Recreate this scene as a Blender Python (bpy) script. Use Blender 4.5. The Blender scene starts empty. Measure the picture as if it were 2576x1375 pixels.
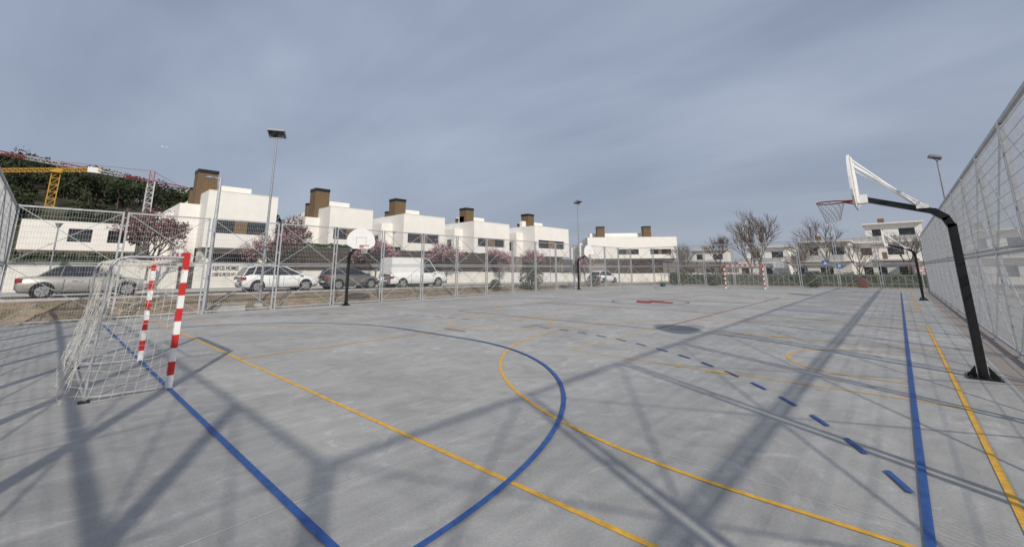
import bpy, math, random
from mathutils import Vector, Matrix, noise
random.seed(7)
R=random.random
def U(a,b): return a+(b-a)*R()
sc=bpy.context.scene
# ------------------------------------------------------------ materials
def mat(name,col,rough=.7,metal=0.,var=.12,scale=3.,bump=0.,spec=.3,stretch=None):
    m=bpy.data.materials.new(name); m.use_nodes=True; nt=m.node_tree; b=nt.nodes['Principled BSDF']
    b.inputs['Roughness'].default_value=rough; b.inputs['Metallic'].default_value=metal
    b.inputs['Specular IOR Level'].default_value=spec
    tc=nt.nodes.new('ShaderNodeTexCoord'); mp=nt.nodes.new('ShaderNodeMapping'); n=nt.nodes.new('ShaderNodeTexNoise')
    if stretch: mp.inputs['Scale'].default_value=stretch
    nt.links.new(tc.outputs['Object'],mp.inputs['Vector']); nt.links.new(mp.outputs[0],n.inputs['Vector'])
    n.inputs['Scale'].default_value=scale; n.inputs['Detail'].default_value=3
    r=nt.nodes.new('ShaderNodeValToRGB'); nt.links.new(n.outputs['Fac'],r.inputs[0])
    r.color_ramp.elements[0].position=.3; r.color_ramp.elements[1].position=.7
    r.color_ramp.elements[0].color=tuple(c*(1-var) for c in col)+(1,); r.color_ramp.elements[1].color=tuple(min(1,c*(1+var)) for c in col)+(1,)
    nt.links.new(r.outputs[0],b.inputs['Base Color'])
    if bump:
        bp=nt.nodes.new('ShaderNodeBump'); bp.inputs['Strength'].default_value=bump; bp.inputs['Distance'].default_value=.02
        nt.links.new(n.outputs['Fac'],bp.inputs['Height']); nt.links.new(bp.outputs[0],b.inputs['Normal'])
    return m
def layered(name,layers,rough=.72):
    m=bpy.data.materials.new(name); m.use_nodes=True; nt=m.node_tree; N=nt.nodes; Lk=nt.links; b=N['Principled BSDF']
    b.inputs['Roughness'].default_value=rough; b.inputs['Specular IOR Level'].default_value=.35
    tc=N.new('ShaderNodeTexCoord'); c=None
    for sc_,det,st,rot,dist,p0,p1,c0,c1 in layers:
        mp=N.new('ShaderNodeMapping'); mp.inputs['Scale'].default_value=st; mp.inputs['Rotation'].default_value=(0,0,rot)
        n=N.new('ShaderNodeTexNoise'); n.inputs['Scale'].default_value=sc_; n.inputs['Detail'].default_value=det; n.inputs['Distortion'].default_value=dist
        Lk.new(tc.outputs['Object'],mp.inputs[0]); Lk.new(mp.outputs[0],n.inputs['Vector'])
        r=N.new('ShaderNodeValToRGB'); Lk.new(n.outputs['Fac'],r.inputs[0]); e=r.color_ramp.elements
        if not isinstance(c0,tuple): c0=(c0,)*3; c1=(c1,)*3
        e[0].position=p0; e[1].position=p1; e[0].color=c0+(1,); e[1].color=c1+(1,)
        if c is None: c=r.outputs[0]
        else:
            x=N.new('ShaderNodeMix'); x.data_type='RGBA'; x.blend_type='MULTIPLY'; x.inputs[0].default_value=1
            Lk.new(c,x.inputs[6]); Lk.new(r.outputs[0],x.inputs[7]); c=x.outputs[2]
    Lk.new(c,b.inputs['Base Color']); return m
O=(1,1,1)
def brickmat(name,c1,c2,mort,sc_):
    m=bpy.data.materials.new(name); m.use_nodes=True; nt=m.node_tree; b=nt.nodes['Principled BSDF']; b.inputs['Roughness'].default_value=.85
    tc=nt.nodes.new('ShaderNodeTexCoord'); t=nt.nodes.new('ShaderNodeTexBrick'); t.inputs['Scale'].default_value=sc_
    t.inputs['Color1'].default_value=c1+(1,); t.inputs['Color2'].default_value=c2+(1,); t.inputs['Mortar'].default_value=mort+(1,)
    t.inputs['Mortar Size'].default_value=.015
    nt.links.new(tc.outputs['Object'],t.inputs['Vector']); nt.links.new(t.outputs['Color'],b.inputs['Base Color']); return m
M={}
M['conc']=layered('court_concrete',[
 (.4,6,O,0,.6,.32,.70,(.345,.338,.324),(.455,.445,.425)),
 (1.9,6,O,0,1.2,.3,.7,.85,1.08),(1.0,5,(1,9,1),.5,0,.35,.7,.93,1.05),(45,3,O,0,0,.3,.7,.9,1.08),
 (2.0,8,O,.2,2.5,.58,.70,1.0,1.2),(.9,4,O,1.2,1.5,.62,.76,1.0,.81)])
M['sand']=layered('sand_soil',[(.9,6,O,0,.5,.3,.7,(.20,.15,.10),(.36,.275,.185)),(5,5,O,0,0,.35,.7,.7,1.12),(.35,5,O,0,1,.55,.68,(1,1,1),(.55,.66,.42))],.95)
M['blue']=mat('blue_paint',(.035,.10,.31),.6,var=.2,scale=14)
M['yellow']=mat('yellow_paint',(.70,.39,.05),.6,var=.18,scale=14)
M['redl']=mat('red_line_paint',(.32,.05,.045),.6,var=.2,scale=14)
M['darkl']=mat('dark_line_paint',(.06,.07,.12),.6,var=.2,scale=14)
M['joint']=mat('joint_grey',(.56,.55,.53),.8,var=.2,scale=6)
M['stain']=mat('damp_stain',(.28,.28,.27),.7,var=.15,scale=3)
M['galv']=mat('galvanised_steel',(.44,.455,.47),.5,.35,var=.14,scale=9,spec=.5)
M['galvd']=mat('galvanised_pole',(.30,.32,.34),.5,.35,var=.1,scale=5,spec=.5)
M['black']=mat('black_paint',(.012,.012,.013),.38,spec=.5,var=.1)
M['white']=mat('white_paint',(.78,.78,.77),.5,var=.04,scale=8)
M['red']=mat('red_paint',(.55,.03,.03),.45,var=.06,scale=8)
M['orange']=mat('rim_orange_red',(.50,.08,.05),.45,var=.06)
M['net']=mat('net_rope',(.66,.64,.59),.9,var=.08)
M['stucco']=mat('white_stucco',(.80,.775,.735),.9,var=.035,scale=1.2)
M['wallw']=mat('white_wall',(.68,.66,.61),.9,var=.09,scale=1.5)
M['greyw']=mat('grey_render',(.50,.50,.49),.9,var=.05,scale=1)
M['brown']=mat('brown_cladding',(.17,.115,.065),.7,var=.12,scale=2,stretch=(8,8,.4))
M['slat']=mat('brown_slats',(.075,.058,.048),.7,var=.25,scale=2,stretch=(1,1,8))
M['glass']=mat('dark_glass',(.018,.022,.028),.08,spec=.8,var=.1)
M['dark']=mat('dark_void',(.02,.02,.022),.6)
M['asph']=mat('asphalt',(.085,.085,.088),.9,var=.18,scale=4)
M['pave']=mat('pavement',(.34,.33,.31),.9,var=.1,scale=3)
M['kerb']=mat('kerb_stone',(.42,.41,.39),.85,var=.1,scale=3)
M['scrub']=mat('hill_scrub',(.06,.062,.034),.95,var=.5,scale=.3)
M['brick']=brickmat('paver_strip',(.33,.28,.24),(.27,.24,.22),(.2,.19,.18),6)
M['leafd']=mat('pine_foliage',(.038,.050,.024),.85,var=.55,scale=.25)
M['leafh']=mat('hedge_foliage',(.045,.062,.026),.85,var=.45,scale=2)
M['olive']=mat('shrub_foliage',(.085,.10,.06),.85,var=.35,scale=2)
M['plumd']=mat('plum_leaf_dark',(.11,.032,.036),.85,var=.4,scale=3)
M['plump']=mat('plum_blossom',(.52,.29,.33),.85,var=.2,scale=3)
M['bark']=mat('bark',(.10,.075,.062),.9,var=.3,scale=8)
M['barkg']=mat('bark_grey',(.17,.135,.11),.9,var=.3,scale=8)
M['tyre']=mat('tyre',(.02,.02,.02),.8)
M['rim']=mat('alloy_rim',(.42,.42,.43),.35,.6)
M['silver']=mat('silver_car_paint',(.40,.385,.35),.3,.35,var=.03,spec=.5)
M['cwhite']=mat('white_car_paint',(.78,.78,.77),.28,0,var=.03,spec=.5)
M['cgrey']=mat('grey_car_paint',(.17,.16,.15),.3,.35,var=.03,spec=.5)
M['tail']=mat('tail_light',(.30,.02,.02),.25,spec=.6)
M['lamp']=mat('headlight',(.6,.62,.64),.15,spec=.7)
M['craney']=mat('crane_yellow',(.50,.29,.05),.6)
M['craner']=mat('crane_red',(.34,.08,.08),.6)
M['cranew']=mat('crane_white',(.6,.6,.62),.6)
M['signb']=mat('sign_blue',(.03,.13,.4),.5)
M['signp']=mat('sign_pink',(.6,.3,.27),.5)
M['binr']=mat('bin_brown',(.16,.07,.06),.7)
M['teal']=mat('bag_teal',(.03,.10,.10),.8)
# ------------------------------------------------------------ mesh builder
class MB:
    def __init__(s): s.v=[]; s.f=[]; s.m=[]; s.mats=[]; s.sm=[]
    def mi(s,k):
        if k not in s.mats: s.mats.append(k)
        return s.mats.index(k)
    def add(s,vs,fs,k,smooth=False):
        o=len(s.v); s.v+= [tuple(p) for p in vs]; i=s.mi(k)
        for f in fs: s.f.append([a+o for a in f]); s.m.append(i); s.sm.append(smooth)
    def box(s,x0,x1,y0,y1,z0,z1,k):
        vs=[(x,y,z) for x in (x0,x1) for y in (y0,y1) for z in (z0,z1)]
        s.add(vs,[(0,1,3,2),(4,6,7,5),(0,4,5,1),(2,3,7,6),(0,2,6,4),(1,5,7,3)],k)
    def beam(s,p,q,w,d=None,k='galv',cap=True):
        p=Vector(p);q=Vector(q); t=(q-p).normalized(); d=d or w
        a=t.cross(Vector((0,0,1)))
        if a.length<.05: a=Vector((1,0,0))
        a.normalize(); b=t.cross(a)
        vs=[]
        for c in (p,q):
            for i,j in ((-1,-1),(1,-1),(1,1),(-1,1)): vs.append(c+a*w/2*i+b*d/2*j)
        fs=[(0,1,5,4),(1,2,6,5),(2,3,7,6),(3,0,4,7)]
        if cap: fs+=[(3,2,1,0),(4,5,6,7)]
        s.add(vs,fs,k)
    def tube(s,p,q,r0,r1=None,k='galv',n=8,cap=True,smooth=True):
        p=Vector(p);q=Vector(q); t=(q-p).normalized(); r1=r0 if r1 is None else r1
        a=t.cross(Vector((0,0,1)))
        if a.length<.05: a=Vector((1,0,0))
        a.normalize(); b=t.cross(a); vs=[]
        for c,r in ((p,r0),(q,r1)):
            for i in range(n):
                an=2*math.pi*i/n; vs.append(c+a*r*math.cos(an)+b*r*math.sin(an))
        fs=[(i,(i+1)%n,n+(i+1)%n,n+i) for i in range(n)]
        s.add(vs,fs,k,smooth)
        if cap: s.add([v for v in vs],[tuple(range(n))[::-1],tuple(range(n,2*n))],k)
    def path(s,pts,r,k,n=8):
        for a,b in zip(pts[:-1],pts[1:]): s.tube(a,b,r,r,k,n,True)
    def quad(s,c,sz,k):
        a=Vector((U(-1,1),U(-1,1),U(-1,1))).normalized(); b=a.orthogonal().normalized(); c2=a.cross(b)
        an=U(0,6.28); e=(b*math.cos(an)+c2*math.sin(an))*sz; g=a.cross(e).normalized()*sz*.7; c=Vector(c)
        s.add([c-e,c-g*U(.6,1.1),c+e,c+g*U(.6,1.1)],[(0,1,2,3)],k)
    def obj(s,name,loc=(0,0,0),rotz=0,bevel=0):
        me=bpy.data.meshes.new(name); me.from_pydata(s.v,[],s.f); 
        for k in s.mats: me.materials.append(M[k])
        me.polygons.foreach_set('material_index',s.m); me.polygons.foreach_set('use_smooth',s.sm); me.update()
        o=bpy.data.objects.new(name,me); sc.collection.objects.link(o); o.location=loc; o.rotation_euler=(0,0,rotz)
        if bevel:
            b=o.modifiers.new('b','BEVEL'); b.width=bevel; b.segments=2; b.limit_method='ANGLE'
        return o
def smooth(a,b,x):
    t=max(0,min(1,(x-a)/(b-a))); return t*t*(3-2*t)
# ------------------------------------------------------------ terrain
def zr(x):
    x=max(-30,min(x,58)); return .62-.0085*x if x<20 else .45-.0165*(x-20)
def hillz(x,y):
    d=math.hypot(x+25,y-185); return 28*math.exp(-d*d/(2*70*70))*smooth(50,110,y)
def ground(x,y):
    inside=-.12
    w=smooth(12.9,16.0,y)*(1-smooth(62,90,x)*.6)
    z=inside+(zr(x)-inside)*w
    if 12.8<y<16.2: z+=.14*noise.noise(Vector((x*.6,y*.8,0)))*math.sin(math.pi*(y-12.8)/3.4)
    return z+hillz(x,y)
xs=sorted(set([-900,-500,-300,-180,-120,-80,-60,-45,-30,20]+[-26+.8*i for i in range(110)]+[58,62,66,70,75,80,90,100,120,150,200,300,500,900]))
ys=sorted(set([-900,-400,-200,-100,-50,-30,-20,-14,12.7]+[12.9+.35*i for i in range(10)]+[16.4,24,30,36,45]+[50+6*i for i in range(40)]+[320,400,600,900]))
g=MB(); vs=[(x,y,ground(x,y)) for y in ys for x in xs]; nx=len(xs)
jm=ys.index(50)
g.add(vs,[(j*nx+i,j*nx+i+1,(j+1)*nx+i+1,(j+1)*nx+i) for j in range(jm) for i in range(nx-1)],'sand',True)
ii=g.mi('scrub')
for j in range(jm,len(ys)-1):
    for i in range(nx-1): g.f.append([j*nx+i,j*nx+i+1,(j+1)*nx+i+1,(j+1)*nx+i]); g.m.append(ii); g.sm.append(True)
g.obj('ground')
def strip(name,y0,y1,dz,k,th=0):
    m=MB(); X=[-60,-30,20,58]
    for a,b in zip(X[:-1],X[1:]):
        v=[(a,y0,zr(a)+dz),(b,y0,zr(b)+dz),(b,y1,zr(b)+dz),(a,y1,zr(a)+dz)]; m.add(v,[(0,1,2,3)],k)
        if th:
            v2=[(p[0],p[1],p[2]-th) for p in v]; m.add(v[:2]+v2[:2],[(0,2,3,1)],k); m.add(v[2:]+v2[2:],[(0,2,3,1)],k)
    return m.obj(name)
strip('road',16.6,21.6,.02,'asph')
strip('pavement',21.75,24.2,.15,'pave',th=.12)
strip('kerb',21.6,21.75,.16,'kerb',th=.16)
strip('kerb',16.4,16.6,.10,'kerb',th=.14)
m=MB()
for i in range(9):
    x=-8+5.2*i; 
    m.add([(x,16.65,zr(x)+.024),(x+.1,16.65,zr(x)+.024),(x+.1,18.9,zr(x)+.024),(x,18.9,zr(x)+.024)],[(0,1,2,3)],'white')
m.obj('parking_bay_markings')
XA,XB,YA,YB=-2.6,43.3,-11.7,12.4
c=MB(); c.box(XA-.25,XB+.3,YA+.5,YB+.25,-.2,0,'conc'); c.obj('sports_court')
c=MB(); c.box(XA-.25,XB+.3,YA-.5,YA+.495,-.2,-.006,'brick'); c.obj('paver_strip')
c=MB(); c.box(XA-.25,XB+2,YA-3,YA-.505,-.2,-.02,'pave'); c.obj('pavement')
# lines
def rib(m,pts,w,k,z,closed=False):
    P=[Vector((a,b)) for a,b in pts]; n=len(P); vs=[]
    for i in range(n):
        a=P[i-1] if i>0 else (P[-1] if closed else P[i]); b=P[i+1] if i<n-1 else (P[0] if closed else P[i])
        t=(b-a).normalized(); nn=Vector((-t.y,t.x))*w/2
        vs+=[(P[i].x+nn.x,P[i].y+nn.y,z),(P[i].x-nn.x,P[i].y-nn.y,z)]
    fs=[(2*i,2*i+1,2*i+3,2*i+2) for i in range(n-1)]
    if closed: fs.append((2*n-2,2*n-1,1,0))
    m.add(vs,fs,k)
def arc(cx,cy,r,a0,a1,n=40): return [(cx+r*math.cos(math.radians(a0+(a1-a0)*i/n)),cy+r*math.sin(math.radians(a0+(a1-a0)*i/n))) for i in range(n+1)]
L=MB(); XG=39.8
bw=.056; zb=.012
for y in (-10.05,10.05): rib(L,[(0,y),(XG,y)],bw,'blue',zb)
for x in (0,XG): rib(L,[(x,-10.078),(x,10.078)],bw+.006,'blue',zb+.003)
rib(L,[(XG/2,-10),(XG/2,10)],.05,'blue',zb+.003)
Rr=6.12
for s,x0 in ((1,0),(-1,XG)):
    a=[(x0+s*(px),py) for px,py in arc(0,-1.5,Rr,-90,0)]+[(x0+s*px,py) for px,py in arc(0,1.5,Rr,0,90)]
    rib(L,a,bw+.004,'blue',zb+.006)
    a=arc(0,-1.5,9.12,-69,0,500)+arc(0,1.5,9.12,0,69,500); acc=0; seg=[]
    for i in range(len(a)-1):
        d=math.dist(a[i],a[i+1]); acc+=d
        if acc>.12 and ((acc-.13)%.74)<.41: seg.append(a[i])
        elif seg:
            if len(seg)>5: rib(L,[(x0+s*q[0],q[1]) for q in seg],.05,'blue',zb+.003)
            seg=[]
    rib(L,[(x0+s*7,-.5),(x0+s*7,.5)],.05,'blue',zb+.003)
L.obj('blue_court_markings')
L=MB(); yw=.054; zy=.004
for cx in (9.15,30.8):
    for x in (cx-7.75,cx+7.75): rib(L,[(x,-10.55),(x,10.75)],yw,'yellow',zy)
    rib(L,[(cx-7.72,.15),(cx+7.72,.15)],yw,'yellow',zy+.002)
    rib(L,arc(cx,.15,1.8,0,360,60)[:-1],yw,'yellow',zy+.001,True)
    for s,yb in ((1,-10.55),(-1,10.75)):
        rib(L,[(cx-7.72,yb),(cx+7.72,yb)],yw,'yellow',zy+.002)
        yr=yb+s*1.45
        a=[(cx+6.65*math.cos(math.radians(t)),yr+s*6.65*math.sin(math.radians(t))) for t in range(0,181,3)]
        rib(L,[(cx+6.65,yb)]+a+[(cx-6.65,yb)],yw,'yellow',zy+.001)
        rib(L,[(cx-2.5,yb),(cx-2.5,yb+s*6.05),(cx+2.45,yb+s*6.05),(cx+2.45,yb)],yw*.8,'yellow',zy)
        a=[(cx+1.45*math.cos(math.radians(t)),yr-s*.5+s*1.4*math.sin(math.radians(t))) for t in range(0,181,6)]
        rib(L,[(cx+1.45,yr-s*.9)]+a+[(cx-1.45,yr-s*.9)],yw*.8,'yellow',zy+.001)
        for sx in (-1,1):
            xx=cx+sx*2.5
            for dy,ww in ((2.75,.4),(3.6,.08),(4.5,.08)):
                y=yb+s*dy; L.add([(xx,y,zy+.003),(xx+sx*.1,y,zy+.003),(xx+sx*.1,y+s*ww,zy+.003),(xx,y+s*ww,zy+.003)],[(0,1,2,3)],'yellow')
L.obj('yellow_court_markings')
L=MB()
rib(L,[(11,-4.53),(29,-4.53)],.045,'redl',.009); rib(L,[(11,4.5),(29,4.5)],.045,'redl',.009)
for x in (11,17,23,29): rib(L,[(x,-4.5),(x,4.5)],.045,'redl',.0105)
L.obj('red_court_markings')
L=MB(); rib(L,arc(XG/2+1.1,.2,2.0,0,360,60)[:-1],.05,'darkl',.021,True)
cx,cyy=XG/2+1.1,.2
for a,b,w,h in ((-.2,.1,1.2,.42),(.1,-.5,.5,.36),(-.1,.65,.5,.3)):
    L.add([(cx+b-h,cyy+a-w,.02),(cx+b+h*.8,cyy+a-w*.8,.02),(cx+b+h,cyy+a+w,.02),(cx+b-h*.7,cyy+a+w*.7,.02)],[(0,1,2,3)],'redl')
L.obj('centre_circle_emblem')
L=MB()
for y in (-6.42,-1.4,3.6,8.6): rib(L,[(XA,y),(XB,y)],.010,'joint',.002)
for x in (2.8,8,13.2,18.4,23.6,28.8,34,39.2): rib(L,[(x,YA+.5),(x,YB)],.008,'joint',.0025)
L.obj('slab_joints')
L=MB()
for cx,cy_,rx,ry in ((11.9,-5.15,.75,.5),(9.2,-1.2,.5,.2)):
    pts=[(cx+rx*(1+.12*math.sin(3*t+1))*math.cos(t),cy_+ry*(1+.15*math.cos(2*t))*math.sin(t),.003) for t in [i*math.pi/16 for i in range(32)]]
    L.add(pts,[tuple(range(32))],'stain')
L.obj('damp_patch')
# ------------------------------------------------------------ mesh fences
FH=4.15
def fence(p,q,n,sp=.0625):
    p=Vector(p);q=Vector(q); t=(q-p).normalized(); Ln=(q-p).length; b=Ln/n; nr=Vector((-t.y,t.x,0)); m=MB()
    for i in range(n):
        a=p+t*(b*i+.075); c=p+t*(b*(i+1)-.075); up=Vector((0,0,1))
        m.beam(a+up*.0,a+up*FH,.06,.06,'galv'); m.beam(c+up*.0,c+up*FH,.06,.06,'galv')
        ai=a+t*.031; ci=c-t*.031
        for z,w in ((FH-.04,.06),(.09,.05)): m.beam(ai+up*z,ci+up*z,w,w,'galv')
        for z in (2.04,2.13): m.beam(ai+up*z,ci+up*z,.04,.04,'galv')
        for z0,z1 in ((.12,2.01),(2.16,FH-.08)):
            m.beam(ai+up*z0+nr*.02,ci+up*z1+nr*.02,.022,.022,'galv',False); m.beam(ai+up*z1-nr*.015,ci+up*z0-nr*.015,.022,.022,'galv',False)
        k=int((ci-ai).length/sp)
        for j in range(1,k):
            s=ai+t*((ci-ai).length*j/k); m.beam(s+up*.12,s+up*(FH-.08),.0046,.0046,'galv',False)
        z=.2
        while z<FH-.1:
            m.beam(ai+up*z+nr*.005,ci+up*z+nr*.005,.006,.006,'galv',False); z+=.2
        for zz in (.6,1.5,2.7,3.6): m.beam(c+up*zz,c+t*.15+up*zz,.03,.05,'galv')
        m.beam(a+up*.0,a+up*.012,.16,.16,'galv')
    m.obj('mesh_fence')
fence((XA,YB,0),(XB,YB,0),16,.075); fence((XA,YA,0),(XB,YA,0),16)
fence((XA,YA,0),(XA,YB,0),9); fence((XB,YA,0),(XB,YB,0),9,.1)
# ------------------------------------------------------------ goals
def goal(x0,s):
    m=MB(); H=2.08; w=.08
    for y in (-1.54,1.54):
        for i in range(10):
            z0=i*.2; z1=z0+.2 if i<9 else H
            m.box(x0-w/2,x0+w/2,y-w/2,y+w/2,z0,z1,'red' if i%2 else 'white')
    n=15
    for i in range(n):
        a=-1.5+3.0*i/n; b=a+3.0/n
        m.box(x0-w/2,x0+w/2,a,b,H-.08,H-.001,'red' if i%2==0 else 'white')
    r=.02; xb=x0-s*.92
    for y in (-1.54,1.54):
        pts=[(x0-s*.04,y,2.0),(x0-s*.7,y,2.0),(x0-s*.82,y,1.96),(x0-s*.88,y,1.86),(xb,y,.05),(x0-s*.04,y,.03)]
        m.path(pts,r,'galv')
    m.tube((xb,-1.54,.04),(xb,1.54,.04),r,r,'galv'); 
    m.tube((x0-s*.72,-1.54,2.0),(x0-s*.72,1.54,2.0),.014,.014,'galv')
    m.box(xb-.06,xb+.06,-1.62,-1.46,0,.015,'dark'); m.box(xb-.06,xb+.06,1.46,1.62,0,.015,'dark')
    def sheet(fn,nu,nv,r=.0019):
        g=[[Vector(fn(i/nu,j/nv)) for j in range(nv+1)] for i in range(nu+1)]
        for i in range(nu+1):
            for j in range(nv+1):
                if i<nu: m.beam(g[i][j],g[i+1][j],r*2,r*2,'net',False)
                if j<nv: m.beam(g[i][j],g[i][j+1],r*2,r*2,'net',False)
    def nz(a,b,c_): return noise.noise(Vector((a*4+x0,b*4,c_)))*.06
    def prof(v):
        if v<.28: t=v/.28; return (.02+.78*t, 2.0-.07*math.sin(math.pi*t))
        t=(v-.28)/.72; return (.80+.36*t**1.4, 2.0-1.97*t)
    def back(u,v):
        dx,z=prof(v); y=-1.54+3.08*u; return (x0-s*(dx+nz(u*3,v*3,1)),y+nz(u*3,v*3,5)*.6,max(.01,z+nz(u*3,v*3,9)*.8-.03*math.sin(u*math.pi*4)**2*(1-v)))
    sheet(back,28,27)
    for yy,sg in ((-1.54,-1),(1.54,1)):
        def side(u,v,yy=yy,sg=sg):
            z=2.0-1.97*v; dmax=.80+.36*max(0,v)**1.4
            return (x0-s*(.03+(dmax-.03)*u), yy+sg*(.03+nz(u*2,v*3,sg*3)+.04*math.sin(math.pi*u)), max(.01,z-.07*math.sin(math.pi*u)+nz(u*2,v*3,7)*.7))
        sheet(side,9,19)
    m.obj('handball_goal')
goal(0,1); goal(XG,-1)
# ------------------------------------------------------------ basketball hoops
def hoop(x0,yb,s):
    m=MB(); Y=lambda d:yb+s*d
    m.box(x0-.2,x0+.2,yb-.2,yb+.2,0,.02,'black')
    for i in (-1,1):
        for j in (-1,1): m.tube((x0+i*.15,yb+j*.15,.02),(x0+i*.15,yb+j*.15,.05),.02,.02,'black',6)
        m.add([(x0+i*.07,yb,.02),(x0+i*.19,yb,.02),(x0+i*.07,yb,.2)],[(0,1,2)],'black'); m.add([(x0,yb+i*.07,.02),(x0,yb+i*.19,.02),(x0,yb+i*.07,.2)],[(0,1,2)],'black')
    m.beam((x0,yb,.02),(x0,yb,2.5),.115,.115,'black')
    m.beam((x0,yb,2.45),(x0,Y(.06),2.62),.115,.115,'black'); m.beam((x0,Y(.04),2.60),(x0,Y(.2),2.75),.115,.115,'black')
    m.beam((x0,Y(.16),2.73),(x0,Y(1.16),3.08),.085,.1,'black')
    bz=2.9; by=Y(1.24); W=.78
    out=[]
    out+= [(-.42,0),(.42,0),(W-.05,.17),(W,.28)]
    for t in range(0,181,12):
        a=math.radians(t); out.append((W*math.cos(a),.38+.68*math.sin(a)))
    out+=[(-W,.28),(-W+.05,.17)]
    n=len(out)
    f=[(x0+a,by,bz+b) for a,b in out]; bk=[(x0+a,by-s*.035,bz+b) for a,b in out]
    m.add(f,[tuple(range(n))],'white'); m.add(bk,[tuple(range(n))],'white'); m.add(f+bk,[(i,(i+1)%n,n+(i+1)%n,n+i) for i in range(n)],'white')
    for a in ((-.29,.15,-.26,.60),(.26,.15,.29,.60),(-.259,.57,.259,.60)):
        m.box(x0+a[0],x0+a[2],min(by+s*.001,by+s*.004),max(by+s*.001,by+s*.004),bz+a[1],bz+a[3],'greyw')
    m.box(x0-.12,x0+.12,min(by-s*.05,by-s*.2),max(by-s*.05,by-s*.2),2.98,3.14,'white')
    for sx in (-.28,.28):
        m.tube((x0+sx*.2,Y(.36),2.84),(x0+sx,by-s*.05,3.82),.02,.02,'white')
        m.tube((x0+sx*.2,Y(.30),2.86),(x0+sx*1.0,by-s*.05,3.70),.013,.013,'white')
        m.tube((x0+sx,by-s*.055,2.98),(x0+sx,by-s*.055,3.86),.02,.02,'white')
    m.box(x0-.09,x0+.09,min(Y(.24),Y(.4)),max(Y(.24),Y(.4)),2.80,2.88,'white')
    rc=(x0,by+s*.38); rr=.225; pts=[(rc[0]+rr*math.cos(t*math.pi/12),rc[1]+rr*math.sin(t*math.pi/12),3.05) for t in range(25)]
    m.path(pts,.013,'orange',6)
    m.box(x0-.09,x0+.09,min(by+s*.005,by+s*.02),max(by+s*.005,by+s*.02),2.98,3.09,'orange')
    for sx in (-.08,.08): m.tube((x0+sx,by+s*.01,3.05),(x0+sx*1.3,by+s*.19,3.05),.013,.013,'orange',6)
    for sx in (-.06,.06): m.tube((x0+sx,by+s*.01,2.99),(x0+sx,by+s*.17,3.04),.010,.010,'orange',6)
    rings=[(.225,3.04),(.20,2.96),(.175,2.88),(.15,2.80),(.13,2.72),(.125,2.64)]
    for i in range(len(rings)-1):
        for j in range(12):
            a0=(j+(i%2)*.5)*math.pi/6; 
            for d in (-.5,.5):
                a1=a0+d*math.pi/6; r0,z0=rings[i]; r1,z1=rings[i+1]
                m.beam((rc[0]+r0*math.cos(a0),rc[1]+r0*math.sin(a0),z0),(rc[0]+r1*math.cos(a1),rc[1]+r1*math.sin(a1),z1),.005,.005,'net',False)
    m.obj('basketball_hoop')
for x0 in (8.95,30.9): hoop(x0,-10.92,1); hoop(x0+.3,11.55,-1)
# ------------------------------------------------------------ lamps
def flood(x,y,zb_,zt,ang):
    m=MB(); m.tube((0,0,zb_),(0,0,zt),.075,.045,'galvd',12); m.box(-.2,.2,-.2,.2,zb_-.1,zb_+.06,'kerb')
    m.tube((-.35,0,zt-.02),(.35,0,zt-.02),.03,.03,'galvd')
    for sx in (-1,1):
        m.beam((sx*.3,0,zt),(sx*.3,.1,zt+.16),.03,.03,'galvd')
    a=math.radians(22); 
    def P(u,v,w): return (u, .05+v*math.cos(a)-w*math.sin(a), zt+.2+v*math.sin(a)+w*math.cos(a))
    vs=[P(u,v,w) for u in (-.42,.42) for v in (-.3,.36) for w in (-.05,.05)]
    m.add(vs,[(0,1,3,2),(4,6,7,5),(0,4,5,1),(2,3,7,6),(0,2,6,4),(1,5,7,3)],'galvd')
    vs=[P(u,v,-.056) for u,v in ((-.36,-.24),(.36,-.24),(.36,.3),(-.36,.3))]; m.add(vs,[(0,1,2,3)],'glass')
    for i in range(7):
        u=-.36+.12*i; m.add([P(u,-.2,.05),P(u,.28,.05),P(u,.28,.10),P(u,-.2,.10)],[(0,1,2,3)],'galvd')
    m.obj('floodlight_pole',(x,y,0),ang)
flood(5.9,14,.15,8.95,math.radians(150)); flood(35.2,14,0,8.55,math.radians(180)); flood(36,-12.9,-.1,8.5,math.radians(0))
m=MB(); m.tube((0,0,0),(0,0,6.2),.1,.06,'galv',12); m.tube((0,0,6.1),(-.25,0,6.2),.03,.03,'galv'); m.tube((-.42,0,6.12),(-.42,0,6.2),.20,.15,'galvd',14); m.box(-.2,.2,-.2,.2,-.2,.12,'kerb'); m.obj('street_lamp',(3.45,13.3,0))
def slamp(x,y,z,h):
    m=MB(); m.tube((0,0,0),(0,0,h),.045,.03,'galvd',8); m.tube((0,0,h),(0,0,h+.22),.04,.15,'galvd',10); m.tube((0,0,h+.22),(0,0,h+.25),.17,.15,'galvd',10); m.obj('street_lamp',(x,y,z))
slamp(-1.5,22.2,.75,3.35); slamp(18.5,22.2,.55,4.4); slamp(41,22.2,.1,5)
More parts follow.
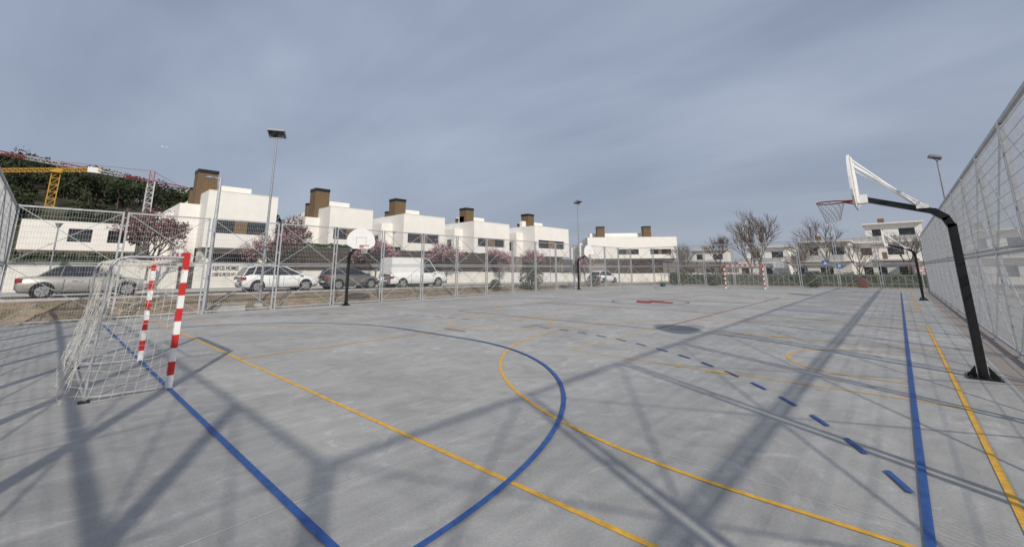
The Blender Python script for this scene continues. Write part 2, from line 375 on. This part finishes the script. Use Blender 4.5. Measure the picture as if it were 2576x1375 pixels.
# ------------------------------------------------------------ houses
def facade(m,x0,x1,y,z0,z1,ops,k='stucco',t=.35):
    if not ops: m.box(x0,x1,y,y+t,z0,z1,k); return
    oz0,oz1=ops[0][2],ops[0][3]
    m.box(x0,x1,y,y+t,z0,oz0,k); m.box(x0,x1,y,y+t,oz1,z1,k)
    cur=x0
    for o in ops:
        m.box(cur,o[0],y,y+t,oz0,oz1,k); cur=o[1]
        m.box(o[0],o[1],y+t-.08,y+t-.002,oz0,oz1,'glass')
        for xx in (o[0],(o[0]+o[1])/2,o[1]-.06): m.box(xx,xx+.06,y+t-.13,y+t-.081,oz0,oz1,'dark')
        if len(o)>4: m.box(o[4],o[5],y+.06,y+t-.135,oz0,oz1,'brown')
    m.box(cur,x1,y,y+t,oz0,oz1,k)
def house(w,d,H,zb_,loc,rot=0,chx=-.6,ops=None,two=False,lw=1.3):
    m=MB()
    ops=ops or [(w*.10,w*.86,4.7,5.8,w*.40,w*.58)]
    facade(m,0,w,0,3.6,H,ops)
    m.box(0,w,.35,d,3.6,H-.35,'stucco')
    m.box(0,w,d-.25,d,H-.35,H,'stucco'); m.box(0,.25,.35,d-.25,H-.35,H,'stucco'); m.box(w-.25,w,.35,d-.25,H-.35,H,'stucco')
    m.box(-.02,w+.02,-.02,.37,H,H+.04,'wallw')
    facade(m,.2,w-.1,1.1,zb_,3.6,[(w*.2,w*.85,zb_+.2,3.2)],'stucco'); m.box(.2,w-.1,1.45,d,zb_,3.599,'stucco')
    m.box(-lw,-.001,2.2,d-.5,zb_,H-.9,'stucco'); m.box(-lw*1.85,-lw-.001,4.4,d-1.2,zb_,H-1.5,'stucco')
    m.box(-lw-.005,-lw,2.8,3.6,4.4,5.6,'glass')
    m.box(.9,w*.62+.6,3.0,d-2.5,H-.35,H+.95,'stucco')
    for cx,cyy in ([(chx,2.6)] if not two else [(chx,1.4),(w*.66,1.4)]):
        m.box(cx,cx+1.35,cyy,cyy+1.3,H-1.2,H+1.75,'brown')
        m.box(cx-.03,cx+1.38,cyy-.03,cyy+1.33,H+1.75,H+2.05,'black')
        for i in range(9): m.box(cx+.02+i*.15,cx+.08+i*.15,cyy-.03,cyy-.001,H-1.0,H+1.74,'brown')
        if not two: m.box(cx-.1,cx+.3,cyy+1.5,cyy+2.0,H-1.2,H+.5,'brown'); m.box(cx-.12,cx+.32,cyy+1.48,cyy+2.02,H+.5,H+.7,'black')
    m.obj('white_house',loc,rot)
house(4.9,11,7.95,.5,(5.9,28,0),chx=-.35)
house(4.3,8,7.7,.4,(15.3,28,0),chx=-.4)
house(5.5,7,7.75,.3,(23.2,28,0),chx=.5)
house(6.4,7,7.8,.2,(33.3,28,0),chx=.9)
house(8.0,6,7.7,.0,(42.3,25.7,0),chx=1.7)
house(15.5,7,7.3,-.3,(61.5,29.5,0),math.atan2(-11.9,10.2),chx=2.0,ops=[(5.2,8.8,4.3,5.2,6.6,7.2),(10.8,14.4,4.3,5.2,12.2,12.8)],two=True)
m=MB(); facade(m,-3.2,2.6,32,3.3,5.3,[(-1.0,.2,3.9,4.8),(1.0,2.0,3.9,4.8)]); m.box(-3.2,2.6,32.35,40,3.3,5.2,'stucco')
facade(m,-3.0,2.6,32.8,.6,3.3,[(-2.6,1.2,.8,2.9)]); m.box(-3.0,2.6,33.15,40,.6,3.299,'stucco')
m.obj('white_house')
m=MB(); m.box(-9.5,-4.0,36,42,.6,4.4,'wallw'); m.box(-9.6,-3.9,35.9,42.1,4.4,4.55,'kerb'); m.box(-7.5,-5.5,35.95,35.995,2.7,3.7,'glass'); m.box(-4.8,-4.1,35.9,35.99,.9,2.8,'slat'); m.obj('beige_house')
# ------------------------------------------------------------ garden wall, slats, hedge
def wallrun(p,q,hw,hs,slats=True):
    p=Vector(p);q=Vector(q); n=max(1,int((q-p).length/2.5)); t=(q-p)/n
    w=MB(); s=MB()
    for i in range(n):
        a=p+t*i; b=a+t; zz=zr(a.x)+.1; a.z=b.z=0
        w.beam(a+Vector((0,0,zz+hw/2-.2)),b+Vector((0,0,zz+hw/2-.2)),.25,hw+.4,'wallw')
        w.beam(a+Vector((0,0,zz+hw+.02)),b+Vector((0,0,zz+hw+.02)),.30,.035,'kerb')
        if slats:
            s.beam(a+Vector((0,0,zz+hw+.04)),a+Vector((0,0,zz+hw+hs)),.08,.08,'slat')
            k=int(hs/.125)
            for j in range(k):
                z=zz+hw+.1+j*.125; s.beam(a+Vector((0,0,z)),b+Vector((0,0,z)),.03,.10,'slat')
    w.obj('garden_wall')
    if slats: s.obj('slatted_fence')
wallrun((9.5,24.4,0),(54,24.4,0),1.2,1.9); wallrun((54,24.4,0),(76,9.5,0),1.2,1.8); wallrun((-40,24.4,0),(4.0,24.4,0),1.45,1,False)
m=MB(); m.box(4.0,9.5,24.2,24.6,.2,2.35,'wallw'); m.box(3.95,9.55,24.15,24.65,2.35,2.4,'kerb'); m.box(4.1,4.9,24.17,24.199,.75,2.2,'slat'); m.obj('entrance_wall')
def text(body,x,y,z,size,sx=.56):
    c=bpy.data.curves.new('t','FONT'); c.body=body; c.size=size; c.extrude=.006; c.offset=.008; c.align_x='LEFT'; o=bpy.data.objects.new('wall_lettering',c); sc.collection.objects.link(o)
    o.location=(x,y,z); o.rotation_euler=(math.pi/2,0,0); o.scale=(sx,1,1); c.materials.append(M['black']); return o
text('KEROS HOMES',5.92,24.185,1.90,.42); text('C/SIETE-PICOS Nº1',5.94,24.185,1.50,.30)
def hedge(x0,x1,y0,y1,z0,z1,n,k='leafh',name='hedge'):
    m=MB(); m.box(x0+.15,x1-.15,y0+.15,y1-.15,z0,z1-.2,k)
    for i in range(n):
        x=U(x0,x1); y=U(y0,y1) if R()<.4 else y0+U(0,.2); z=U(z0,z1) if R()<.6 else z1-U(0,.2)
        m.quad((x,y,z+.12*noise.noise(Vector((x,y,1)))),U(.06,.14),k)
    m.obj(name)
hedge(9.6,21,25,26,.9,4.0,3500); hedge(21,34,25,26,.8,3.7,2500); hedge(-3,5,26,27,.8,2.9,1200)
# ------------------------------------------------------------ trees
def tree(name,loc,h,spread,levels,leaf=None,nl=0,ls=.06,k='bark',forks=3,trunk=.18,r0=None,up=.5):
    m=MB(); tips=[]
    def br(p,d,l,r,lv):
        q=p+d*l; m.tube(p,q,r,r*.72,k,5 if lv>1 else 3,False); 
        if lv==0: tips.append((p,q)); return
        if lv<=2: tips.append((p,q))
        nb=forks+(1 if R()<.4 else 0)
        for i in range(nb):
            a=d.orthogonal().normalized(); b=d.cross(a); an=2*math.pi*(i+R()*.7)/nb
            sp=spread*U(.6,1.25); nd=(d+ (a*math.cos(an)+b*math.sin(an))*sp+Vector((0,0,up*.25))).normalized()
            st=p+d*l*(U(.55,1) if i else 1); br(st,nd,l*U(.62,.86),r*.66,lv-1)
    tot=sum(.75**i for i in range(levels+1))*.86
    l0=h/(trunk*4+tot) ; rr=r0 or h*.018
    base=Vector((0,0,0)); br(base,Vector((U(-.05,.05),U(-.05,.05),1)).normalized(),l0*(1+trunk),rr,levels)
    if leaf:
        for i in range(nl):
            p,q=random.choice(tips); c=p.lerp(q,R())+Vector((U(-1,1),U(-1,1),U(-1,1)))*.13
            m.quad(c,ls*U(.6,1.4),leaf if isinstance(leaf,str) else random.choice(leaf))
    return m.obj(name,loc)
tree('plum_tree',(2.4,23,.75),5.1,.62,5,('plumd','plumd','plump'),1700,.055,'bark')
tree('plum_tree',(2.9,27,.8),5.2,.6,5,('plumd',),2200,.08,'bark')
tree('plum_tree',(9.3,23,.6),4.3,.62,5,('plumd','plump','plump'),1500,.055,'bark')
tree('plum_tree',(12.2,30,.6),6.2,.6,5,('plumd',),2600,.08,'bark')
for x,h in ((17.3,4.0),(25.0,4.0),(32.5,4.0),(38.5,4.1),(50,4.2)):
    tree('plum_tree',(x,22.9,zr(x)+.1),h,.62,5,('plump','plump','plump','plumd'),2400,.062,'bark')
for x,y,h in ((61,3.2,8.3),(73,-2.8,7.4),(63,8.6,6.3),(65,14,5.8),(66,-11,6.2),(56,-1.5,3.8),(58,12,4.5),(69,6,6.5),(80,1,6.5),(58,-7,4.5),(50,9,3)):
    tree('bare_tree',(x,y,-.2),h,.55,5,None,0,k='barkg',forks=3,trunk=.0,up=.9)
def shrub(x,y,z,r,h,n,k='olive'):
    m=MB()
    for i in range(14): m.tube((0,0,0),(U(-r,r)*.8,U(-r,r)*.8,h*U(.5,.95)),.02,.006,'bark',4,False)
    for i in range(n):
        t=R(); a=U(0,6.28); rr=r*math.sqrt(R())*(.55+.6*math.sin(math.pi*min(1,t*.9+.1))); m.quad((rr*math.cos(a),rr*math.sin(a),h*t),U(.04,.09),k)
    m.obj('shrub',(x,y,z))
shrub(27.6,14.2,0,1.0,2.5,2600); shrub(23.5,14.6,.1,.5,.9,500); shrub(10.5,22.9,.6,.6,1.0,500); shrub(38,14.2,0,.7,1.2,700); shrub(47,5,-.1,.8,1.1,700); shrub(46.5,-4,-.1,.7,1.3,700); shrub(48,9,-.1,.9,1.5,900)
# sparse weeds on the sandy bank
m=MB()
for i in range(70):
    x=U(-10,42); y=U(12.9,16.2); z=ground(x,y)
    for j in range(14): m.quad((x+U(-.2,.2),y+U(-.15,.15),z+U(0,.12)),U(.02,.05),'olive')
m.obj('weeds')
# forest on the hill
m=MB(); fw=Vector((.739,.674)); rt=Vector((.674,-.739))
for i in range(520):
    D=U(62,140); tn=U(-1.5,-.58)
    if (abs(tn+1.13)<.05 and D<82) or (abs(tn+.895)<.05 and D<98): continue
    x=-1.5+D*(fw.x+tn*rt.x); y=-10+D*(fw.y+tn*rt.y); z=hillz(x,y)
    k_=smooth(60,95,D); h=U(2.6,4.5)+k_*U(.6,4.4); r=h*.42
    m.tube((x,y,z),(x,y,z+h*.7),.2,.1,'bark',4,False)
    for c_ in range(7):
        a=U(0,6.28); q=Vector((x+r*.75*math.cos(a)*R(),y+r*.75*math.sin(a)*R(),z+h*U(.35,.88)))
        rr=r*U(.3,.52)
        for j in range(38):
            d=Vector((U(-1,1),U(-1,1),U(-.5,1))).normalized()*rr*U(.6,1.1); m.quad(q+d,U(.18,.42),'leafd')
m.obj('pine_forest')
# cranes
def lattice(m,p,q,w,k1,k2=None,seg=1.2,th=.09):
    p=Vector(p);q=Vector(q); t=(q-p).normalized(); L_=(q-p).length; a=t.cross(Vector((0,0,1)))
    if a.length<.05: a=Vector((1,0,0))
    a.normalize(); b=t.cross(a); cs=[(-1,-1),(1,-1),(1,1),(-1,1)]; n=int(L_/seg)
    for j in range(n):
        kk=k1 if (not k2 or (j//5)%2==0) else k2
        A=[p+t*(L_*j/n)+a*w/2*i+b*w/2*l for i,l in cs]; B=[v+t*(L_/n) for v in A]
        for i in range(4): m.beam(A[i],B[i],th,th,kk,False); m.beam(A[i],B[(i+1)%4],th*.6,th*.6,kk,False); m.beam(A[i],A[(i+1)%4],th*.6,th*.6,kk,False)
r_=Vector((.674,-.739,0))
m=MB(); B=Vector((-3.2,103,10)); T=Vector((-3.2,103,20.3)); lattice(m,B,T,1.1,'craney',th=.13)
lattice(m,T-r_*26+Vector((0,0,.3)),T+r_*8.6+Vector((0,0,.3)),.6,'craney',seg=1)
m.box(-4.0,-2.4,102,104,20.0,20.8,'craney'); q=T+r_*7; m.box(q.x-.9,q.x+.9,q.y-.9,q.y+.9,19.9,20.9,'white'); m.tube(T,T+Vector((0,0,1.6)),.3,.1,'craney',4)
m.obj('tower_crane')
m=MB(); B=Vector((11,110,12)); T=Vector((11,110,21.6)); lattice(m,B,T,1.2,'cranew',th=.12); lattice(m,T,T+Vector((0,0,2.4)),.8,'craner')
dj=Vector((-20.9,-11.8,0)).normalized(); lattice(m,T+dj*.8,T+dj*34,.6,'craner','cranew',seg=1.0,th=.07); lattice(m,T-dj*.8,T-dj*8,.6,'craner',th=.07)
q=T-dj*7.5; m.box(q.x-.8,q.x+.8,q.y-.8,q.y+.8,20.2,21.4,'greyw'); ap=T+Vector((0,0,2.4)); m.beam(ap,T+dj*20,.06,.06,'craner'); m.beam(ap,T-dj*7,.06,.06,'craner')
m.obj('tower_crane')
# ------------------------------------------------------------ far houses on the right
def modern(loc,rot,w,d,fl,k='wallw'):
    m=MB(); z=0
    for i in range(fl):
        x0=.0 if i<fl-1 else w*.2; y0=0 if i<fl-1 else 1.6; ww=w-.001*i
        facade(m,x0,ww,y0,z,z+2.9,[(x0+w*.10,x0+w*.26,z+.9,z+2.1),(x0+w*.48,x0+w*.70,z+.9,z+2.1)],k); m.box(x0,ww,y0+.35,d,z,z+2.9,k)
        m.box(x0-.3,ww+.3,y0-.7,d+.2,z+2.901,z+3.1,k); z+=3.102
        for j in range(3):
            yy=y0+1.5+j*(d-y0-1)/3; m.box(x0-.03,x0-.001,yy,yy+.9,z-2.3,z-1.1,'glass')
    for j in range(8): m.beam((w*.02+w*.12*j,-.6,z-3.1),(w*.02+w*.12*j,-.6,z-2.2),.04,.04,'galvd')
    m.box(0,w*.9,-.62,-.60,z-3.1,z-2.25,'greyw')
    m.box(w*.4,w*.5,d*.5,d*.6,z,z+1,'brown')
    m.obj('modern_house',loc,rot)
Q=math.radians(-90)
modern((80,2.5,-.2),Q,7.5,9,2); modern((90,-5.0,-.2),Q,8.8,9,3,'stucco'); modern((69,-14.8,-.2),Q,7,9,2,'stucco'); modern((73,-6.5,-.2),Q,5.5,8,1,'wallw')
modern((92,14,-.2),Q,9,10,2,'stucco'); modern((96,26,-.2),math.radians(-80),9,10,2)
m=MB()
for i in range(60): m.beam((54+.0*i,-16+.5*i,-.1),(54,-16+.5*i,1.1),.05,.05,'galvd')
m.beam((54,-16,1.0),(54,14,1.0),.05,.05,'galvd'); m.beam((54,-16,.2),(54,14,.2),.05,.05,'galvd'); m.obj('park_railing')
hedge(55,56,-14,13,-.2,1.3,2500,'olive'); m=MB(); m.box(44.6,49,-30,30,-.2,-.06,'pave'); m.obj('footpath')
m=MB(); m.box(57.5,63.5,-40,8,-.2,-.04,'asph'); m.obj('road')
def sign(x,y,h,w,hh,k):
    m=MB(); m.tube((0,0,-.2),(0,0,h+hh),.035,.035,'galv',8); m.box(-.045,-.03,-w/2,w/2,h,h+hh,k); m.box(-.05,-.046,-w*.2,w*.2,h+hh*.3,h+hh*.7,'white'); m.obj('traffic_sign',(x,y,0))
sign(56.8,-4.2,2.0,.6,.6,'signb'); sign(56.8,-5.4,1.7,.6,.6,'signb'); sign(51,-11.6,1.3,.8,.4,'signp'); sign(57,.2,1.8,1.4,.8,'white')
m=MB(); m.box(-.3,.3,-.35,.35,0,.95,'binr'); m.box(-.33,.33,-.38,.38,.95,1.05,'dark'); m.obj('waste_container',(49.8,-7.5,-.06),0,.04)
m=MB(); m.tube((-.3,0,.19),(.3,0,.19),.18,.18,'teal',12); m.tube((-.36,0,.19),(-.3,0,.19),.12,.18,'teal',12); m.tube((.3,0,.19),(.36,0,.19),.18,.12,'teal',12)
m.path([(-.15,0,.36),(-.1,0,.5),(.1,0,.5),(.15,0,.36)],.015,'black',6); m.obj('sports_bag',(41.6,8.1,0))
m=MB(); m.box(-.55,.55,-.25,.25,0,.34,'kerb'); m.box(-.6,.6,-.3,.3,.34,.39,'pave'); m.obj('utility_box',(4.4,13.0,-.05))
# ------------------------------------------------------------ vehicles
def car(name,x0,yc,L_,Hh,W,paint,kind,z0=None):
    m=MB(); z0=zr(x0+L_/2)+.02 if z0 is None else z0
    hw=W/2
    if kind=='sedan': lo=[(0,.45,.90),(.03,.28,.96),(.12,.24,1.0),(.24,.24,.99),(.5,.2,.96),(.72,.22,.95),(.86,.24,.86),(.96,.26,.72),(1,.4,.6)]; gh=[(.12,.96),(.24,1.40),(.32,Hh),(.48,Hh),(.57,Hh-.05),(.73,.95)]
    elif kind=='hatch': lo=[(0,.5,.9),(.02,.3,1.02),(.1,.24,1.05),(.3,.22,1.0),(.5,.2,.98),(.72,.22,.98),(.86,.24,.88),(.97,.28,.68),(1,.42,.55)]; gh=[(.015,1.02),(.07,Hh-.14),(.18,Hh-.02),(.40,Hh),(.52,Hh-.06),(.79,.96)]
    else: lo=[(0,.4,1.05),(.01,.3,1.15),(.1,.28,1.15),(.3,.26,1.12),(.5,.24,1.12),(.7,.26,1.12),(.84,.28,1.05),(.96,.32,.85),(1,.45,.7)]; gh=[(.003,1.12),(.015,Hh-.08),(.06,Hh),(.55,Hh),(.64,Hh-.1),(.80,1.08)]
    vs=[];n=10
    for u,b,t in lo:
        k=1-.16*(abs(u-.5)*2)**6; w=hw*k; x=u*L_
        vs+=[(x,-w*.86,b),(x,-w*.98,b+.12),(x,-w,(b+t)/2),(x,-w*.96,t-.06),(x,-w*.86,t),(x,w*.86,t),(x,w*.96,t-.06),(x,w,(b+t)/2),(x,w*.98,b+.12),(x,w*.86,b)]
    fs=[(i*n+j,i*n+(j+1)%n,(i+1)*n+(j+1)%n,(i+1)*n+j) for i in range(len(lo)-1) for j in range(n)]
    fs+=[tuple(range(n)),tuple(range((len(lo)-1)*n,len(lo)*n))]
    m.add(vs,fs,paint,True)
    belt=.95 if kind=='sedan' else (1.0 if kind=='hatch' else 1.1); g_=[]
    for u,z in gh:
        t=(z-belt)/(Hh-belt); t=max(0,t); x=u*L_; wb=hw*.86; wt=hw*(.68 if kind!='van' else .82); w=wb+(wt-wb)*t
        g_.append((x,w,z,wb))
    vs=[];
    for x,w,z,wb in g_: vs+=[(x,-wb,belt-.05),(x,-w,z-.03),(x,-w+.06,z),(x,w-.06,z),(x,w,z-.03),(x,wb,belt-.05)]
    n=6; q=len(g_)
    for i in range(q-1):
        top=paint
        if i in (q-2,) or (i==0): top='glass' 
        if kind=='van' and i<2: top=paint
        side='glass'
        if kind=='van' and i<3: side=paint
        a=i*n; b_=(i+1)*n
        m.add([vs[a+2],vs[a+3],vs[b_+3],vs[b_+2]],[(0,1,2,3)],top)
        for s_ in ((0,1),(1,2),(3,4),(4,5)): m.add([vs[a+s_[0]],vs[a+s_[1]],vs[b_+s_[1]],vs[b_+s_[0]]],[(0,1,2,3)],side if s_ in((0,1),(4,5)) else paint)
    if kind=='van': m.add([vs[0],vs[1],vs[4],vs[5]],[(0,1,2,3)],paint)
    for sd in (-1,1):
        def P(i):
            x,w,z,wb=g_[i]; return Vector((x,sd*(w+.002),z-.03))
        def Bp(x): return Vector((x,sd*(hw*.86+.002),belt-.02))
        for i in range(q-1): m.beam(P(i),P(i+1),.03,.045,paint)
        xm=(g_[2][0]+g_[q-2][0])/2
        if kind!='van':
            m.beam(Bp(xm),Vector((xm-.05,sd*(g_[3][1]+.002),Hh-.04)),.02,.07,'dark')
            m.beam(Bp(g_[1][0]+.25),Vector((g_[2][0]-.02,sd*(g_[2][1]+.002),Hh-.06)),.02,.10,paint)
        for fx in (.32,.5,.70):
            m.box(fx*L_,fx*L_+.012,min(sd*hw*.99,sd*(hw+.004)),max(sd*hw*.99,sd*(hw+.004)),.38,belt-.1,'dark')
        for fx in (.40,.58): m.box(fx*L_-.1,fx*L_+.08,min(sd*hw,sd*(hw+.02)),max(sd*hw,sd*(hw+.02)),belt-.2,belt-.165,paint)
        m.box(.28*L_,.72*L_,min(sd*hw*.9,sd*(hw+.002)),max(sd*hw*.9,sd*(hw+.002)),.2,.27,'dark') 
        m.box(.71*L_,.745*L_,min(sd*hw*.9,sd*(hw+.14)),max(sd*hw*.9,sd*(hw+.14)),belt-.02,belt+.10,paint)
        m.box(-.012,.045*L_,min(sd*hw*.6,sd*hw*.92),max(sd*hw*.6,sd*hw*.92),.74,.90,'tail')
        m.box(.93*L_,.985*L_,min(sd*hw*.55,sd*hw*.93),max(sd*hw*.55,sd*hw*.93),.58,.72,'lamp')
        rw=.33 if kind!='van' else .34
        for fx in (.185,.80):
            xc=fx*L_
            m.tube((xc,sd*(hw-.3),rw+.03),(xc,sd*(hw+.006),rw+.03),rw+.06,rw+.06,'dark',24)
            m.tube((xc,sd*(hw-.22),rw),(xc,sd*(hw+.02),rw),rw,rw,'tyre',24); m.tube((xc,sd*(hw+.02),rw),(xc,sd*(hw+.026),rw),rw*.68,rw*.66,'rim',24)
            for a_ in range(5):
                an=a_*2*math.pi/5; m.beam((xc+.06*math.cos(an+.6),sd*(hw+.03),rw+.06*math.sin(an+.6)),(xc+rw*.58*math.cos(an+.6),sd*(hw+.03),rw+rw*.58*math.sin(an+.6)),.05,.012,'dark')
    m.box(-.02,-.001,-.26,.26,.5,.61,'white')
    m.box(L_-.02,L_+.012,-.5,.5,.36,.5,'dark')
    m.obj(name,(x0,yc,z0))
car('parked_car',-2.45,18.8,4.55,1.52,1.78,'silver','sedan'); car('parked_car',6.1,18.8,4.45,1.60,1.76,'cwhite','hatch')
car('parked_car',11.1,18.8,3.9,1.50,1.7,'cgrey','hatch'); car('parked_van',15.8,18.8,5.4,2.3,1.95,'cwhite','van')
car('parked_car',44.5,18.0,4.4,1.6,1.8,'cwhite','hatch'); car('parked_car',58.5,-2.5,4.2,1.5,1.75,'cgrey','hatch',-.04)
# plane
m=MB(); m.tube((-8,0,0),(7,0,0),.9,.9,'white',8); m.tube((7,0,0),(9,0,0),.9,.2,'white',8); m.tube((-12,0,.4),(-8,0,0),.2,.9,'white',8)
m.add([(1,0,0),(-2,0,0),(-6,12,.6),(-4.5,12,.6)],[(0,1,2,3)],'white'); m.add([(1,0,0),(-2,0,0),(-6,-12,.6),(-4.5,-12,.6)],[(0,1,2,3)],'white'); m.add([(-8,0,.6),(-11,0,.6),(-12,0,4),(-10.8,0,4)],[(0,1,2,3)],'white')
m.obj('airplane',(-1.5+1500*(.739-.87*.674),-10+1500*(.674+.87*.739),465),math.radians(-20))
# ------------------------------------------------------------ world + sun
w=bpy.data.worlds.new('World'); sc.world=w; w.use_nodes=True; nt=w.node_tree; N=nt.nodes; Lk=nt.links; bg=N['Background']
el=math.asin(1/1.876); sd=Vector((.75,1.4,-1)).normalized()
sky=N.new('ShaderNodeTexSky'); sky.sky_type='NISHITA'; sky.sun_disc=False; sky.sun_elevation=el; sky.sun_rotation=math.atan2(-.75,-1.4)%(2*math.pi); sky.dust_density=2.5
tc=N.new('ShaderNodeTexCoord'); sep=N.new('ShaderNodeSeparateXYZ'); Lk.new(tc.outputs['Generated'],sep.inputs[0])
def mth(op,a,b=None,c=None):
    n=N.new('ShaderNodeMath'); n.operation=op
    for i,v in enumerate((a,b,c)):
        if v is None: continue
        if isinstance(v,(int,float)): n.inputs[i].default_value=v
        else: Lk.new(v,n.inputs[i])
    return n.outputs[0]
zc=mth('ADD',mth('MAXIMUM',sep.outputs[2],0.),.25)
cmb=N.new('ShaderNodeCombineXYZ'); Lk.new(mth('DIVIDE',sep.outputs[0],zc),cmb.inputs[0]); Lk.new(mth('DIVIDE',sep.outputs[1],zc),cmb.inputs[1])
def cl(scale,det,rot,st,dist,rough=.5):
    mp=N.new('ShaderNodeMapping'); mp.inputs['Rotation'].default_value=(0,0,rot); mp.inputs['Scale'].default_value=st; Lk.new(cmb.outputs[0],mp.inputs[0])
    n=N.new('ShaderNodeTexNoise'); n.inputs['Scale'].default_value=scale; n.inputs['Detail'].default_value=det; n.inputs['Distortion'].default_value=dist; n.inputs['Roughness'].default_value=rough; Lk.new(mp.outputs[0],n.inputs['Vector']); return n.outputs['Fac']
a=cl(.75,4,.5,(1,.6,1),.4); b=cl(2.4,7,.35,(1,.3,1),.5,.55)
s=mth('ADD',mth('MULTIPLY',a,.74),mth('MULTIPLY',b,.26))
r=N.new('ShaderNodeValToRGB'); Lk.new(s,r.inputs[0]); e=r.color_ramp.elements
e[0].position=.36; e[0].color=(1.95,2.4,3.3,1); e[1].position=.60; e[1].color=(3.95,4.45,5.5,1)
hz=N.new('ShaderNodeValToRGB'); Lk.new(sep.outputs[2],hz.inputs[0]); h=hz.color_ramp.elements; h[0].position=0; h[0].color=(.85,.85,.85,1); h[1].position=.45; h[1].color=(0,0,0,1)
mx=N.new('ShaderNodeMix'); mx.data_type='RGBA'; Lk.new(hz.outputs[0],mx.inputs[0]); Lk.new(r.outputs[0],mx.inputs[6]); mx.inputs[7].default_value=(3.05,3.4,4.15,1)
mx2=N.new('ShaderNodeMix'); mx2.data_type='RGBA'; mx2.inputs[0].default_value=.88; Lk.new(sky.outputs[0],mx2.inputs[6]); Lk.new(mx.outputs[2],mx2.inputs[7])
Lk.new(mx2.outputs[2],bg.inputs[0]); bg.inputs[1].default_value=.115
sl=bpy.data.lights.new('sun','SUN'); sl.energy=3.3; sl.angle=math.radians(1.1); sl.color=(1,.935,.83); so=bpy.data.objects.new('sun',sl); sc.collection.objects.link(so)
so.rotation_euler=sd.to_track_quat('-Z','Y').to_euler()
# ------------------------------------------------------------ camera
f,cyy,pit,roll,yaw,cx,cy_,ch=[1043.2948,474.8535,0.1933,0.0067,0.7398,-1.4845,-10.1359,1.7637]
fwv=Vector((math.cos(pit)*math.cos(yaw),math.cos(pit)*math.sin(yaw),math.sin(pit))); rv=Vector((math.sin(yaw),-math.cos(yaw),0)); uv=rv.cross(fwv)
r2=rv*math.cos(roll)-uv*math.sin(roll); u2=rv*math.sin(roll)+uv*math.cos(roll)
cam=bpy.data.cameras.new('camera'); co=bpy.data.objects.new('camera',cam); sc.collection.objects.link(co)
mt=Matrix((r2,u2,-fwv)).transposed().to_4x4(); mt.translation=Vector((cx,cy_,ch)); co.matrix_world=mt
cam.sensor_width=36; cam.clip_end=4000; cam.clip_start=.05
cam.lens=36*f/2576; cam.shift_x=0; cam.shift_y=-(687.4-cyy)/2576
sc.camera=co
sc.view_settings.view_transform='Standard'; sc.view_settings.look='None'; sc.view_settings.exposure=0
